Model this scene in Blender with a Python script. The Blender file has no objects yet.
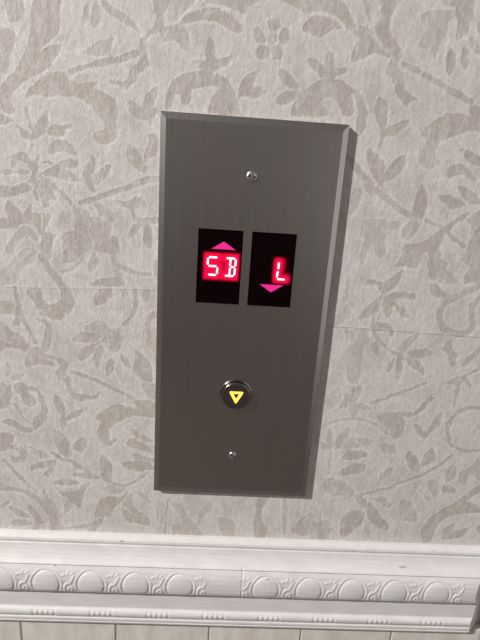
import bpy, bmesh, math
import numpy as np
from mathutils import Vector, Matrix
C = bpy.context.scene.collection
YW = 0.004            # wall surface; the call panel stands in front of it (towards -Y)

# ------------------------------------------------------------------ helpers
def link(name, me, mat=None, parent=None):
    o = bpy.data.objects.new(name, me); C.objects.link(o)
    if mat is not None:
        for m in (mat if isinstance(mat, (list, tuple)) else [mat]): me.materials.append(m)
    if parent: o.parent = parent
    return o
def obj(name, bm, mat, parent=None, smooth=False):
    bmesh.ops.recalc_face_normals(bm, faces=bm.faces)
    me = bpy.data.meshes.new(name); bm.to_mesh(me); bm.free()
    if smooth:
        for p in me.polygons: p.use_smooth = True
    return link(name, me, mat, parent)
def struct(o):
    o['kind'] = 'structure'; return o
def grid_mesh(name, P, attrs=None, smooth=True):
    """P: (nz, nx, 3) array of points -> quad grid mesh; attrs: name -> (nz, nx) or (nz, nx, 4)"""
    nz, nx = P.shape[:2]
    idx = np.arange(nz*nx).reshape(nz, nx)
    q = np.stack([idx[:-1,:-1], idx[:-1,1:], idx[1:,1:], idx[1:,:-1]], -1).reshape(-1, 4)
    me = bpy.data.meshes.new(name)
    me.vertices.add(nz*nx); me.vertices.foreach_set('co', P.astype(np.float32).ravel())
    me.loops.add(q.size); me.loops.foreach_set('vertex_index', q.astype(np.int32).ravel())
    me.polygons.add(len(q)); me.polygons.foreach_set('loop_start', np.arange(0, q.size, 4, dtype=np.int32))
    me.polygons.foreach_set('loop_total', np.full(len(q), 4, dtype=np.int32))
    me.polygons.foreach_set('use_smooth', np.full(len(q), smooth))
    me.update(calc_edges=True)
    for k, a in (attrs or {}).items():
        if a.ndim == 3:
            at = me.attributes.new(k, 'FLOAT_COLOR', 'POINT'); at.data.foreach_set('color', a.astype(np.float32).ravel())
        else:
            at = me.attributes.new(k, 'FLOAT', 'POINT'); at.data.foreach_set('value', a.astype(np.float32).ravel())
    return me
def box(bm, x0, x1, y0, y1, z0, z1, bev=0):
    r = bmesh.ops.create_cube(bm, size=1)
    for v in r['verts']:
        v.co = Vector(((x0+x1)/2+v.co.x*(x1-x0), (y0+y1)/2+v.co.y*(y1-y0), (z0+z1)/2+v.co.z*(z1-z0)))
    if bev:
        es = list({e for v in r['verts'] for e in v.link_edges})
        bmesh.ops.bevel(bm, geom=es, offset=bev, segments=2, affect='EDGES', profile=.5)
def prism(bm, pts, y0, y1):
    """flat outline in x,z given thickness along y (y0 = front)"""
    a = [bm.verts.new((x, y0, z)) for x, z in pts]; b = [bm.verts.new((x, y1, z)) for x, z in pts]
    bm.faces.new(a); bm.faces.new(b[::-1])
    n = len(pts)
    for i in range(n): bm.faces.new((a[i], b[i], b[(i+1) % n], a[(i+1) % n]))
def lathe(bm, prof, cx, cz, n=64, close=True):
    """prof: list of (radius, y) revolved round the y axis through (cx, cz)"""
    rings = []
    for r, y in prof:
        if r < 1e-7: rings.append([bm.verts.new((cx, y, cz))])
        else: rings.append([bm.verts.new((cx+r*math.cos(2*math.pi*k/n), y, cz+r*math.sin(2*math.pi*k/n))) for k in range(n)])
    for A, B in zip(rings, rings[1:]):
        for k in range(n):
            k2 = (k+1) % n
            f = [A[0] if len(A) == 1 else A[k], B[0] if len(B) == 1 else B[k]]
            if len(B) > 1: f.append(B[k2])
            if len(A) > 1: f.append(A[k2])
            if len(f) > 2: bm.faces.new(f)

# ------------------------------------------------------------------ materials
def mat(name, col=(.5,.5,.5), rough=.5, metal=0, **kw):
    m = bpy.data.materials.new(name); m.use_nodes = True
    b = m.node_tree.nodes['Principled BSDF']
    b.inputs['Base Color'].default_value = (*col, 1); b.inputs['Roughness'].default_value = rough
    b.inputs['Metallic'].default_value = metal
    for k, v in kw.items(): b.inputs[k.replace('_', ' ')].default_value = v
    return m, m.node_tree.nodes, m.node_tree.links, b
def N(nd, t, **kw):
    n = nd.new(t)
    for k, v in kw.items(): setattr(n, k, v)
    return n
def noise(nd, lk, scale, stretch=(1,1,1), detail=4, rough=.55):
    tc = nd.new('ShaderNodeTexCoord'); mp = nd.new('ShaderNodeMapping'); mp.inputs['Scale'].default_value = stretch
    n = nd.new('ShaderNodeTexNoise'); n.inputs['Scale'].default_value = scale
    n.inputs['Detail'].default_value = detail; n.inputs['Roughness'].default_value = rough
    lk.new(tc.outputs['Object'], mp.inputs[0]); lk.new(mp.outputs[0], n.inputs['Vector'])
    return n.outputs['Fac']
def ramp(nd, lk, src, lo, hi, v0=0., v1=1.):
    r = nd.new('ShaderNodeMapRange'); r.clamp = True
    for i, v in zip((1,2,3,4), (lo, hi, v0, v1)): r.inputs[i].default_value = v
    lk.new(src, r.inputs[0]); return r.outputs[0]
def mul(nd, lk, a, b, op='MULTIPLY'):
    m = nd.new('ShaderNodeMath'); m.operation = op
    for i, s in enumerate((a, b)):
        if isinstance(s, (int, float)): m.inputs[i].default_value = s
        else: lk.new(s, m.inputs[i])
    return m.outputs[0]
def mixc(nd, lk, fac, a, b):
    m = nd.new('ShaderNodeMix'); m.data_type = 'RGBA'
    if isinstance(fac, (int, float)): m.inputs[0].default_value = fac
    else: lk.new(fac, m.inputs[0])
    for i, s in ((6, a), (7, b)):
        if isinstance(s, tuple): m.inputs[i].default_value = (*s, 1)
        else: lk.new(s, m.inputs[i])
    return m.outputs[2]
def bump(nd, lk, b, h, dist, strength=1.):
    bp = nd.new('ShaderNodeBump'); bp.inputs['Distance'].default_value = dist; bp.inputs['Strength'].default_value = strength
    lk.new(h, bp.inputs['Height']); lk.new(bp.outputs[0], b.inputs['Normal'])

def wallpaper_material():
    m, nd, lk, b = mat('damask_wallpaper', rough=.62)
    at = N(nd, 'ShaderNodeAttribute', attribute_name='print'); sp = nd.new('ShaderNodeSeparateColor')
    lk.new(at.outputs['Color'], sp.inputs[0])
    F, D, O = sp.outputs[0], sp.outputs[1], sp.outputs[2]
    big = noise(nd, lk, 9, (1,1,1), 2)
    streak = noise(nd, lk, 95, (2.0,1,.7), 5, .65)
    fleck = noise(nd, lk, 250, (1.35,1,.75), 5, .68)
    fine = noise(nd, lk, 520, (1.3,1,.8), 3, .6)
    base = mixc(nd, lk, ramp(nd, lk, streak, .38, .62), PAPER[0], PAPER[1])
    base = mixc(nd, lk, ramp(nd, lk, big, .42, .6, 0, .5), base, PAPER[2])
    patch = noise(nd, lk, 34, (1.2,1,.8), 3, .6)
    base = mixc(nd, lk, mul(nd, lk, ramp(nd, lk, fleck, .53, .64, 0, .8), ramp(nd, lk, patch, .42, .56, .15, 1)), base, PAPER[3])
    base = mixc(nd, lk, mul(nd, lk, ramp(nd, lk, fleck, .47, .36, 0, .6), ramp(nd, lk, patch, .58, .44, .1, 1)), base, INK[1])
    cloud = noise(nd, lk, 42, (1.3,1,.8), 5, .7)
    base = mixc(nd, lk, ramp(nd, lk, cloud, .50, .64, 0, .75), base, INK[3])
    ink = mixc(nd, lk, ramp(nd, lk, streak, .35, .68), INK[0], INK[1])
    ink = mixc(nd, lk, ramp(nd, lk, big, .40, .62), ink, INK[4])
    # the print is worn: its cover thins with the grain
    wear = ramp(nd, lk, fleck, .46, .66, .93, .45)
    wear2 = ramp(nd, lk, streak, .44, .62, .95, .62)
    c = mixc(nd, lk, mul(nd, lk, mul(nd, lk, F, wear), wear2), base, ink)
    c = mixc(nd, lk, mul(nd, lk, O, ramp(nd, lk, fleck, .40, .58, .1, .85)), c, PAPER[3])
    area = noise(nd, lk, 42, (1,1,1), 2)
    sp2 = mul(nd, lk, ramp(nd, lk, fine, .62, .70), ramp(nd, lk, area, .45, .62, .08, .6))
    c = mixc(nd, lk, sp2, c, INK[2])
    c = mixc(nd, lk, D, c, (.10,.085,.07))
    lk.new(c, b.inputs['Base Color'])
    h = mul(nd, lk, mul(nd, lk, mul(nd, lk, fleck, 1.2), mul(nd, lk, fine, .4), 'ADD'), mul(nd, lk, F, -.30), 'ADD')
    bump(nd, lk, b, h, .0006, .6)
    return m
PAPER = [(.50,.455,.440), (.565,.522,.512), (.53,.495,.46), (.655,.615,.61)]
INK = [(.345,.302,.278), (.405,.358,.330), (.25,.215,.185), (.44,.395,.37), (.375,.332,.290)]

def paint_material():
    m, nd, lk, b = mat('gloss_white_paint', rough=.3, Coat_Weight=.3, Coat_Roughness=.15)
    n = noise(nd, lk, 60, (1,1,3), 3); s = noise(nd, lk, 14, (1,2,2), 3)
    c = mixc(nd, lk, ramp(nd, lk, n, .35, .7), (.575,.55,.54), (.635,.615,.605))
    c = mixc(nd, lk, ramp(nd, lk, s, .62, .72, 0, .35), c, (.60,.56,.53))
    at = N(nd, 'ShaderNodeAttribute', attribute_name='dark_marks')
    c = mixc(nd, lk, at.outputs['Fac'], c, (.17,.15,.14))
    lk.new(c, b.inputs['Base Color'])
    bump(nd, lk, b, noise(nd, lk, 260, (1,1,1), 3), .0003, .5)
    return m
def steel_material(name, col, rough, strength=.25):
    m, nd, lk, b = mat(name, col, rough, 1.)
    br = noise(nd, lk, 700, (1.6,.02,.012), 3, .6)
    bl = noise(nd, lk, 14, (3,1,.5), 2, .5)
    c = mixc(nd, lk, ramp(nd, lk, br, .3, .7), tuple(v*.96 for v in col), tuple(v*1.04 for v in col))
    tint = mixc(nd, lk, ramp(nd, lk, bl, .4, .6), (1,.965,.965), (.96,1,.955))
    mm = nd.new('ShaderNodeMix'); mm.data_type = 'RGBA'; mm.blend_type = 'MULTIPLY'; mm.inputs[0].default_value = 1
    lk.new(c, mm.inputs[6]); lk.new(tint, mm.inputs[7]); lk.new(mm.outputs[2], b.inputs['Base Color'])
    lk.new(ramp(nd, lk, br, .3, .7, rough-.015, rough+.02), b.inputs['Roughness'])
    bump(nd, lk, b, br, .00004, strength)
    return m
def emit(name, col, strength):
    m, nd, lk, b = mat(name, (.02,.01,.01), .4)
    b.inputs['Emission Color'].default_value = (*col, 1); b.inputs['Emission Strength'].default_value = strength
    return m
M_paper = wallpaper_material(); M_paint = paint_material()
M_steel = steel_material('brushed_steel', (.385,.348,.340), .33, .08)
M_edge = steel_material('bevelled_steel_edge', (.42,.385,.38), .33, .0)
M_screw = mat('screw_steel', (.50,.48,.46), .34, 1.)[0]
M_hole = mat('dark_recess', (.008,.008,.008), .8)[0]
M_chrome = mat('polished_steel', (.34,.31,.30), .18, 1.)[0]
M_face = mat('dark_button_steel', (.13,.10,.105), .24, .85)[0]
M_glass = mat('black_display_glass', (.004,.001,.0015), .12, Specular_IOR_Level=.06)[0]
M_seg = emit('lit_segment', (1.,.60,.66), 2.6)
M_pink = emit('lit_pink_arrow', (.84,.010,.27), 1.0)
M_yel = emit('lit_yellow_arrow', (1.,.78,.10), 1.25)
def glow_material():
    m, nd, lk, b = mat('red_display_diffuser', (.004,.001,.0015), .12, Specular_IOR_Level=.06)
    at = N(nd, 'ShaderNodeAttribute', attribute_name='glow')
    c = mixc(nd, lk, at.outputs['Fac'], (.35,0,.008), (1.,.004,.06))
    lk.new(c, b.inputs['Emission Color']); lk.new(mul(nd, lk, at.outputs['Fac'], .95), b.inputs['Emission Strength'])
    return m
M_glow = glow_material()
def plain_textured(name, a, bcol, sc, stretch, rough):
    m, nd, lk, b = mat(name, a, rough)
    n = noise(nd, lk, sc, stretch, 5, .65)
    lk.new(mixc(nd, lk, ramp(nd, lk, n, .35, .65), a, bcol), b.inputs['Base Color'])
    bump(nd, lk, b, n, .0005, .3)
    return m
M_lower = plain_textured('beige_wainscot_paper', (.50,.455,.405), (.61,.575,.53), 60, (1.5,1,.5), .6)
M_floor = plain_textured('brown_carpet', (.10,.085,.075), (.16,.135,.12), 300, (1,1,1), .95)

# ------------------------------------------------------------------ wallpaper print
# each row: ink cover, stroke width (0.1 mm, 0 = filled outline), points on the wall in 0.1 mm (x,z)
PRINT = """
1 0 -1445,2057 -1281,2069 -1285,1986 -1297,1886 -1355,1825 -1412,1778 -1356,1803 -1291,1815 -1276,1802 -1318,1741 -1361,1679 -1444,1629 -1527,1579 -1596,1521 -1623,1466 -1604,1391 -1654,1372 -1692,1416 -1696,1476 -1691,1537 -1640,1586 -1588,1634 -1543,1710 -1499,1786 -1470,1888
0.9 0 -1623,2044 -1515,2052 -1502,1998 -1538,1932 -1585,1915 -1608,1934 -1612,1990
0.8 0 -1681,1887 -1573,1866 -1578,1795 -1614,1720 -1628,1631 -1699,1655
1 0 -1525,1473 -1514,1527 -1446,1592 -1379,1641 -1265,1657 -1235,1614 -1154,1597 -1056,1612 -1081,1572 -1008,1555 -934,1514 -926,1469 -935,1359 -927,1296 -978,1237 -1046,1233 -1087,1270 -1078,1302 -1011,1322 -1027,1384 -1092,1457 -1157,1499 -1287,1513 -1402,1497 -1483,1506
1 32 -1233,1659 -1135,1695 -1038,1724 -908,1756
1 25 -1529,1412 -1495,1289
1 0 -1391,1390 -1384,1328 -1413,1271 -1482,1227 -1507,1217 -1564,1245 -1601,1314 -1536,1287 -1493,1266 -1468,1323 -1433,1372
0.8 22 -1497,1242 -1500,1194
0.9 0 -1395,1288 -1352,1331 -1286,1332 -1214,1346 -1236,1320 -1278,1304 -1280,1273 -1347,1255 -1388,1265
1 0 -1398,1169 -1365,1219 -1306,1242 -1240,1211 -1196,1150 -1217,1140 -1300,1162 -1386,1137
0.9 0 -1717,1368 -1655,1364 -1616,1336 -1659,1310 -1722,1305
0.9 0 -1095,2062 -1093,2000 -1121,1949 -1145,1933 -1140,1996 -1119,2047
0.9 0 -1055,2079 -1025,2019 -1031,1962 -1066,1929 -1089,1972 -1083,2035
1 0 -1016,2089 -954,2059 -875,2016 -812,1971 -780,1927 -875,1967 -970,2009 -1009,2048
0.6 0 -1141,1775 -1100,1815 -1036,1855 -940,1884 -989,1786 -1069,1766
0.8 0 -982,1624 -909,1634 -917,1606 -950,1604
1 0 -695,2124 -577,2132 -622,2034 -629,1978 -660,1933 -724,1899 -747,1840 -722,1769 -714,1733 -754,1700 -795,1682 -803,1645 -852,1588 -901,1593 -974,1617 -974,1635 -925,1633 -860,1641 -835,1717 -779,1758 -782,1823 -772,1882 -700,1951 -677,2002
0.9 40 -1103,1709 -1005,1734 -892,1760 -795,1805
1 0 -621,1964 -541,1984 -479,2045 -338,2097 -334,2020 -414,2014 -493,1987 -459,1919 -464,1846 -497,1851 -539,1891 -619,1885 -644,1934
0.5 0 -577,2132 -420,2144 -511,2043 -574,1996 -606,2036
0.9 0 -852,1512 -819,1515 -752,1465 -701,1407 -793,1400 -835,1460
0.9 0 -760,1465 -744,1543 -687,1600 -659,1602 -665,1533 -702,1469 -727,1436
0.8 0 -438,1789 -372,1787 -322,1765 -321,1731 -387,1749
1 0 -525,1985 -479,2031 -401,2079 -290,2094 -193,2066 -124,2000 -130,1971 -187,1974 -286,2017 -399,2023 -478,2003 -525,1971
0.8 0 -402,2093 -325,2151 8,2176 -69,2131 -82,2095 -145,2070 -211,2100 -323,2119
1 0 68,2065 115,2049 115,2010 76,1977 41,2005 31,2043
1 0 -43,1992 -11,2000 33,1954 28,1918 -18,1919 -40,1956
1 0 147,2017 177,2008 182,1951 167,1920 129,1925 119,1968
1 0 -16,1893 21,1910 66,1891 59,1840 19,1822 -18,1841
1 0 91,1915 136,1904 157,1869 134,1833 93,1835 81,1878
1 0 57,1970 97,1973 105,1938 81,1914 51,1934
1 0 -327,1928 -292,1873 -288,1800 -259,1809 -178,1830 -208,1776 -272,1739 -303,1710 -362,1728 -413,1784 -348,1788 -353,1854
1 0 -610,1475 -604,1553 -565,1646 -500,1699 -419,1720 -320,1724 -220,1701 -148,1615 -108,1510 -106,1471 -308,1473 -311,1527 -281,1590 -266,1637 -349,1631 -431,1610 -437,1549 -461,1516 -494,1514 -505,1575 -546,1564 -569,1478
1 0 0,1754 -73,1726 -117,1648 -126,1578 -72,1597 -12,1581 60,1629 16,1657 -34,1653 -5,1716
1 0 270,2043 322,2090 401,2103 486,2073 522,2047 460,2021 398,1988 332,1990 281,2008
0.9 0 119,2184 469,2210 562,2121 612,2054 557,2035 518,2083 415,2125 286,2115 203,2137
1 0 557,2035 656,2028 761,1992 803,1930 725,1895 623,1850 604,1901 624,1961 646,1984 591,2024
0.8 0 630,2222 662,2224 718,2083 708,2068 667,2129
0.8 0 734,2063 784,2109 823,2126 850,1955 777,1994
1 0 457,1905 497,1856 502,1782 520,1806 594,1815 573,1779 513,1752 510,1722 443,1717 408,1760 336,1807 318,1851 381,1848 433,1799 433,1859
1 0 140,1771 199,1760 273,1683 267,1659 216,1671 163,1698
1 0 141,1566 153,1621 235,1649 302,1646 256,1597 200,1565
1 0 249,1495 258,1582 317,1663 412,1723 528,1738 634,1700 710,1644 757,1554 761,1459 730,1433 691,1470 699,1534 670,1626 632,1654 669,1564 656,1531 588,1527 545,1602 481,1636 436,1586 483,1551 479,1511 351,1502
1 0 811,1651 875,1625 896,1548 865,1466 823,1511 807,1589
1 0 750,2231 838,2237 857,2171 821,2083 894,1988 940,1932 921,1871 972,1770 990,1710 1084,1662 1044,1644 1015,1611 944,1676 896,1764 848,1799 869,1883 817,1953 742,2006 743,2056 772,2137
0.9 0 636,2056 720,2047 761,1992 817,1953 858,1900 756,1912 660,1883
0.7 0 1032,2156 1077,2180 1189,2196 1273,2188 1219,2127 1214,2069 1178,1993 1160,1903 1133,1961 1153,2035 1114,1974 1040,1969 1046,2028 1079,2074 1039,2114
0.8 0 1128,2259 1257,2268 1258,2222 1186,2213
1 0 1257,2268 1349,2264 1360,2208 1361,2166 1345,2078 1304,2032 1278,2037 1271,2116 1252,2172
0.8 0 1374,2059 1435,2012 1472,1941 1388,1994
0.8 0 1401,2133 1429,2142 1444,2071 1415,2083
1 0 1256,1977 1297,1943 1303,1869 1279,1814 1247,1850 1230,1938
0.8 0 1336,1997 1382,1964 1392,1890 1373,1859 1336,1916
1 36 957,1862 1110,1810 1277,1738 1456,1662
1 0 820,1652 884,1625 900,1516 897,1460 940,1487 1055,1527 1028,1477 967,1425 908,1408 891,1347 862,1307 864,1386 858,1450 823,1511 809,1573
1 0 1150,1429 1198,1505 1290,1575 1392,1590 1466,1571 1559,1530 1567,1490 1450,1474 1336,1426 1255,1388 1211,1434
1 0 1453,1633 1536,1639 1555,1545 1483,1572
1 0 -1651,1050 -1635,1113 -1583,1138 -1539,1131 -1510,1084 -1484,1110 -1457,1146 -1458,1076 -1484,981 -1514,1010 -1536,1070 -1599,1085 -1621,1040
0.8 24 -1743,1001 -1546,1014
1 0 -1750,908 -1635,915 -1543,959 -1502,1011 -1478,975 -1534,897 -1627,846 -1756,838
1 0 -1458,1002 -1385,1050 -1307,1104 -1243,1124 -1186,1100 -1219,1061 -1296,1056 -1233,1023 -1170,977 -1248,972 -1362,995
1 0 -1491,975 -1440,965 -1379,907 -1356,845 -1402,829 -1397,791 -1436,782 -1460,825 -1499,829 -1500,924
1 30 -1458,989 -1352,921 -1278,850 -1202,777
1 0 -1768,676 -1701,694 -1710,758 -1693,810 -1631,776 -1582,727 -1552,794 -1529,795 -1523,744 -1393,739 -1415,673 -1444,618 -1461,537 -1471,483 -1484,482 -1479,590 -1521,653 -1599,661 -1667,617 -1772,624
0.7 0 -1725,454 -1685,550 -1628,620 -1561,637 -1498,588 -1488,536 -1527,547 -1578,583 -1634,526 -1678,456
1 0 -1201,803 -1124,757 -1113,666 -1130,490 -1317,486 -1301,574 -1233,605 -1224,698 -1242,762
0.35 0 -1363,676 -1320,757 -1254,774 -1230,698 -1259,617 -1326,599
0.9 0 -1149,1071 -1116,1111 -1119,961 -1157,1009
1 0 -1153,1171 -1077,1134 -1072,1085 -1098,1034 -1093,959 -1081,909 -1120,919 -1157,992 -1162,1042 -1116,1094 -1115,1143
1 0 -963,1104 -976,1054 -1015,1002 -1068,961 -1087,978 -1060,1036 -1014,1089
1 38 -1187,828 -1095,864 -951,918 -795,985 -724,1018
0.7 41 -724,1018 -640,1029
1 0 -854,1240 -796,1213 -758,1155 -725,1083 -744,1057 -809,1090 -860,1148 -863,1203
1 0 -721,1308 -658,1319 -646,1211 -706,1158 -738,1132 -742,1180 -708,1267
0.9 0 -847,1465 -660,1477 -684,1400 -709,1339 -728,1397 -810,1415
0.9 0 -939,867 -847,860 -808,901 -755,892 -715,830 -768,827 -808,798 -781,754 -635,764 -634,718 -794,721 -834,797 -913,837
0.9 0 -1089,832 -1031,823 -966,788 -946,737 -966,703 -1032,732 -1071,782
0.9 0 -1227,810 -1150,737 -1059,704 -980,650 -1232,640
0.9 0 -1151,722 -1006,731 -967,662 -980,621 -927,597 -917,504 -968,487 -1076,494 -1101,573
0.8 46 -968,500 -942,406 -922,324 -877,185
0.9 30 -935,400 -847,373 -778,353 -689,349
0.8 0 -1230,711 -1151,716 -1133,638 -1114,586 -1136,517 -1171,447 -1213,390 -1240,388
0.7 0 -1103,492 -1064,426 -1119,340 -1146,366
1 0 -1135,248 -1080,286 -997,308 -915,310 -895,248 -998,235 -1094,232
1 0 -1104,92 -1095,172 -1040,218 -964,220 -985,150 -1041,103
1 0 -834,670 -794,725 -741,742 -774,660 -820,611 -854,589 -860,628
1 0 -747,702 -694,705 -683,559 -719,543 -742,596
0.8 0 -750,228 -688,232 -701,152 -728,136
1 35 -805,232 -798,118 -833,13 -882,-49
0.8 0 -720,-39 -692,51 -630,76 -629,25 -685,-8 -676,-157 -711,-159
0.8 0 -677,450 -636,452 -634,299 -676,395
0.8 0 -1185,-96 -1113,-32 -1043,-28 -1002,-78 -988,-99 -917,-81 -896,-185 -1258,-205 -1214,-127 -1115,-122
1 0 -1506,449 -1452,452 -1416,373 -1338,280 -1274,185 -1248,115 -1279,26 -1350,-29 -1420,-40 -1502,-1 -1539,69 -1590,145 -1581,174 -1498,200 -1469,102 -1415,76 -1359,109 -1349,195 -1406,276 -1470,369
0.6 0 -1795,308 -1711,368 -1638,454 -1583,485 -1504,476 -1535,393 -1605,347 -1636,276 -1694,217 -1803,203
0.9 0 -1445,601 -1366,592 -1396,523 -1413,428 -1472,451 -1474,545
1 0 -1313,609 -1153,645 -1135,567 -1184,469 -1239,411 -1307,393 -1333,419 -1316,515
0.7 22 -1337,329 -1241,369 -1185,421
1 32 -1682,189 -1658,33 -1605,-110 -1555,-227
1 0 -1812,82 -1730,80 -1665,33 -1662,-25 -1724,-21 -1819,-5
0.9 0 -1720,-72 -1683,-41 -1643,-53 -1659,-98 -1708,-101
1 0 -1824,-71 -1731,-132 -1651,-187 -1578,-258 -1572,-288 -1616,-314 -1699,-280 -1769,-281 -1841,-311
1 0 -1551,-26 -1483,-44 -1422,-85 -1435,-220 -1467,-298 -1509,-285 -1489,-163 -1478,-88 -1518,-61
1 0 -1243,-179 -1200,-139 -1143,-121 -1094,-128 -1059,-154 -1117,-194 -1202,-210
0.8 0 -1834,-210 -1736,-212 -1666,-208 -1612,-235 -1572,-278 -1587,-302 -1685,-277 -1755,-281 -1841,-301
1 0 -1484,-213 -1480,-265 -1475,-319 -1377,-344 -1314,-395 -1338,-466 -1290,-527 -1292,-607 -1228,-644 -1155,-640 -1111,-637 -1081,-599 -1071,-635 -1112,-678 -1185,-685 -1215,-708 -1273,-686 -1315,-632 -1335,-561 -1398,-517 -1410,-470 -1379,-414 -1406,-376 -1476,-349 -1509,-290 -1506,-229
1 0 -1586,-279 -1522,-260 -1489,-319 -1434,-362 -1393,-407 -1465,-411 -1529,-399 -1579,-417 -1624,-451 -1643,-405 -1632,-343
1 32 -1288,-456 -1152,-500 -978,-574 -824,-647
0.7 0 -1777,-397 -1753,-458 -1771,-521 -1806,-507 -1802,-445
0.8 0 -1757,-520 -1655,-491 -1687,-540 -1745,-559
1 0 -1661,-594 -1575,-606 -1514,-683 -1489,-779 -1509,-880 -1580,-967 -1610,-969 -1605,-885 -1550,-815 -1538,-733 -1577,-638 -1648,-618
1 0 -1696,-572 -1646,-578 -1635,-641 -1580,-703 -1583,-752 -1628,-778 -1670,-740 -1695,-668 -1737,-646 -1741,-599
0.9 0 -1862,-589 -1770,-600 -1767,-664 -1788,-762 -1834,-797 -1877,-783
1 20 -1737,-760 -1692,-856 -1623,-952
1 0 -1857,-914 -1811,-887 -1739,-908 -1682,-947 -1623,-952 -1618,-994 -1700,-998 -1786,-952
1 0 -1433,-654 -1376,-692 -1356,-756 -1352,-855 -1364,-956 -1393,-958 -1389,-840 -1430,-760
1 0 -1346,-871 -1322,-820 -1261,-784 -1210,-778 -1233,-824 -1293,-865
1 0 -1453,-961 -1387,-991 -1330,-1056 -1311,-1168 -1335,-1213 -1380,-1206 -1423,-1130 -1449,-1045
1 0 -1301,-1107 -1269,-1053 -1208,-1016 -1187,-1067 -1204,-1137 -1242,-1164 -1287,-1149
1 0 -1241,-336 -1218,-274 -1145,-224 -1103,-218 -1118,-283 -1177,-345 -1220,-358
1 0 -1074,-220 -1046,-234 -1055,-326 -1085,-421 -1113,-384 -1111,-298
1 14 -1103,-225 -995,-147
1 0 -990,-261 -996,-185 -974,-124 -931,-99 -900,-149 -904,-225 -961,-282
1 0 -976,-322 -955,-351 -977,-431 -1006,-488 -1027,-434 -1012,-355
0.7 0 -926,-350 -904,-427 -883,-553 -919,-491 -945,-398
0.8 0 -911,-287 -861,-315 -832,-384 -846,-400 -890,-363
1 0 -796,-242 -731,-293 -680,-352 -671,-509 -759,-482 -817,-414 -803,-328
0.5 0 -733,-80 -634,-74 -629,-349 -688,-306 -717,-276 -747,-201
0.9 0 -744,-529 -626,-531 -624,-669 -714,-608
0.9 0 -809,-678 -624,-677 -622,-817 -757,-758
1 0 -1112,-859 -1069,-791 -980,-728 -861,-722 -772,-759 -682,-771 -652,-819 -786,-809 -876,-839 -966,-894 -1004,-955 -1005,-1015 -990,-1040 -952,-1017 -945,-1046 -983,-1082 -1036,-1076 -1080,-1027 -1094,-959 -1078,-874
0.9 0 -831,-929 -740,-959 -679,-1007 -656,-1040 -724,-1035 -785,-1004
0.9 0 -869,-1051 -816,-1022 -740,-1044 -694,-1077 -647,-1144 -770,-1115 -861,-1085
1 0 -1895,-1031 -1835,-1011 -1769,-1033 -1773,-1084 -1797,-1120 -1738,-1125 -1680,-1166 -1672,-1226 -1710,-1281 -1778,-1284 -1814,-1250 -1796,-1215 -1760,-1239 -1728,-1211 -1741,-1169 -1800,-1163 -1907,-1185
1 32 -1867,-1262 -1769,-1381 -1713,-1459
0.7 16 -1713,-1459 -1610,-1554
1 0 -1929,-1478 -1839,-1510 -1718,-1537 -1612,-1591 -1568,-1644 -1567,-1552 -1548,-1533 -1512,-1614 -1461,-1677 -1433,-1769 -1424,-1941 -1516,-1945 -1526,-1811 -1572,-1719 -1631,-1647 -1735,-1569 -1827,-1555 -1935,-1560
1 0 -1663,-1122 -1619,-1137 -1516,-1184 -1502,-1227 -1578,-1230 -1629,-1180
1 0 -1652,-1322 -1596,-1275 -1488,-1252 -1442,-1241 -1461,-1331 -1511,-1413 -1548,-1379 -1499,-1315 -1599,-1328 -1646,-1366
1 27 -1470,-1173 -1396,-1230 -1306,-1252 -1170,-1343
1 0 -1325,-1369 -1263,-1348 -1171,-1361 -1094,-1406 -1172,-1410 -1264,-1402
1 0 -1475,-1475 -1404,-1421 -1296,-1427 -1250,-1446 -1329,-1483
1 0 -1424,-1546 -1299,-1531 -1236,-1482 -1173,-1443 -1205,-1517 -1239,-1611 -1257,-1696 -1288,-1669 -1311,-1651 -1345,-1728 -1393,-1768 -1391,-1692 -1357,-1616 -1410,-1582
1 0 -1853,-1713 -1761,-1737 -1679,-1809 -1750,-1818 -1810,-1777
1 0 -1703,-1688 -1672,-1686 -1599,-1777 -1594,-1843 -1539,-1860 -1596,-1881 -1615,-1940 -1670,-1942 -1641,-1836 -1684,-1762
0.9 0 -1864,-1874 -1815,-1843 -1720,-1839 -1666,-1865 -1724,-1900 -1819,-1904
0.8 22 -1948,-1732 -1857,-1667
0.9 22 -1415,-1912 -1279,-1896 -1182,-1863
1 0 -1068,-1179 -1007,-1220 -977,-1307 -1001,-1398 -1063,-1410 -1085,-1313
1 22 -1292,-1287 -1186,-1353 -1063,-1410 -885,-1466
1 22 -877,-1465 -783,-1406 -675,-1311
1 0 -915,-1251 -831,-1220 -676,-1231 -629,-1291 -768,-1319 -861,-1302
0.9 0 -831,-1150 -754,-1164 -630,-1202 -676,-1240 -784,-1227
1 0 -1133,-1785 -1123,-1699 -1098,-1614 -1003,-1572 -909,-1577 -861,-1520 -885,-1595 -957,-1673 -1005,-1769 -1085,-1783
1 0 -877,-1594 -830,-1537 -814,-1648 -750,-1720 -669,-1793 -685,-1851 -781,-1836 -862,-1821 -909,-1708
0.9 0 -1310,-1878 -1182,-1854 -1053,-1772 -1119,-1909 -1184,-1941 -1215,-1903 -1311,-1917
0.5 0 -1065,-1511 -1017,-1454 -893,-1466 -877,-1520 -987,-1544
0.8 0 -783,-1498 -704,-1549 -656,-1622 -703,-1605 -767,-1543
0.5 0 -608,-1601 -544,-1635 -540,-1826 -605,-1790
0.8 0 -481,-1620 -406,-1617 -349,-1728 -258,-1852 -211,-1941 -450,-1952 -475,-1836 -390,-1793 -447,-1681
0.6 0 -259,-1826 -254,-1698 -162,-1593 -138,-1642 -209,-1747
0.7 0 -90,-1742 41,-1762 78,-1838 52,-1943 -37,-1921
1 0 249,-1935 227,-1779 242,-1550 336,-1515 295,-1674 296,-1828 351,-1826 338,-1944
0.8 0 241,-1676 222,-1576 262,-1529 305,-1534 286,-1700 329,-1827 252,-1830
0.8 0 461,-1540 499,-1538 520,-1871 489,-1846
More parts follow.
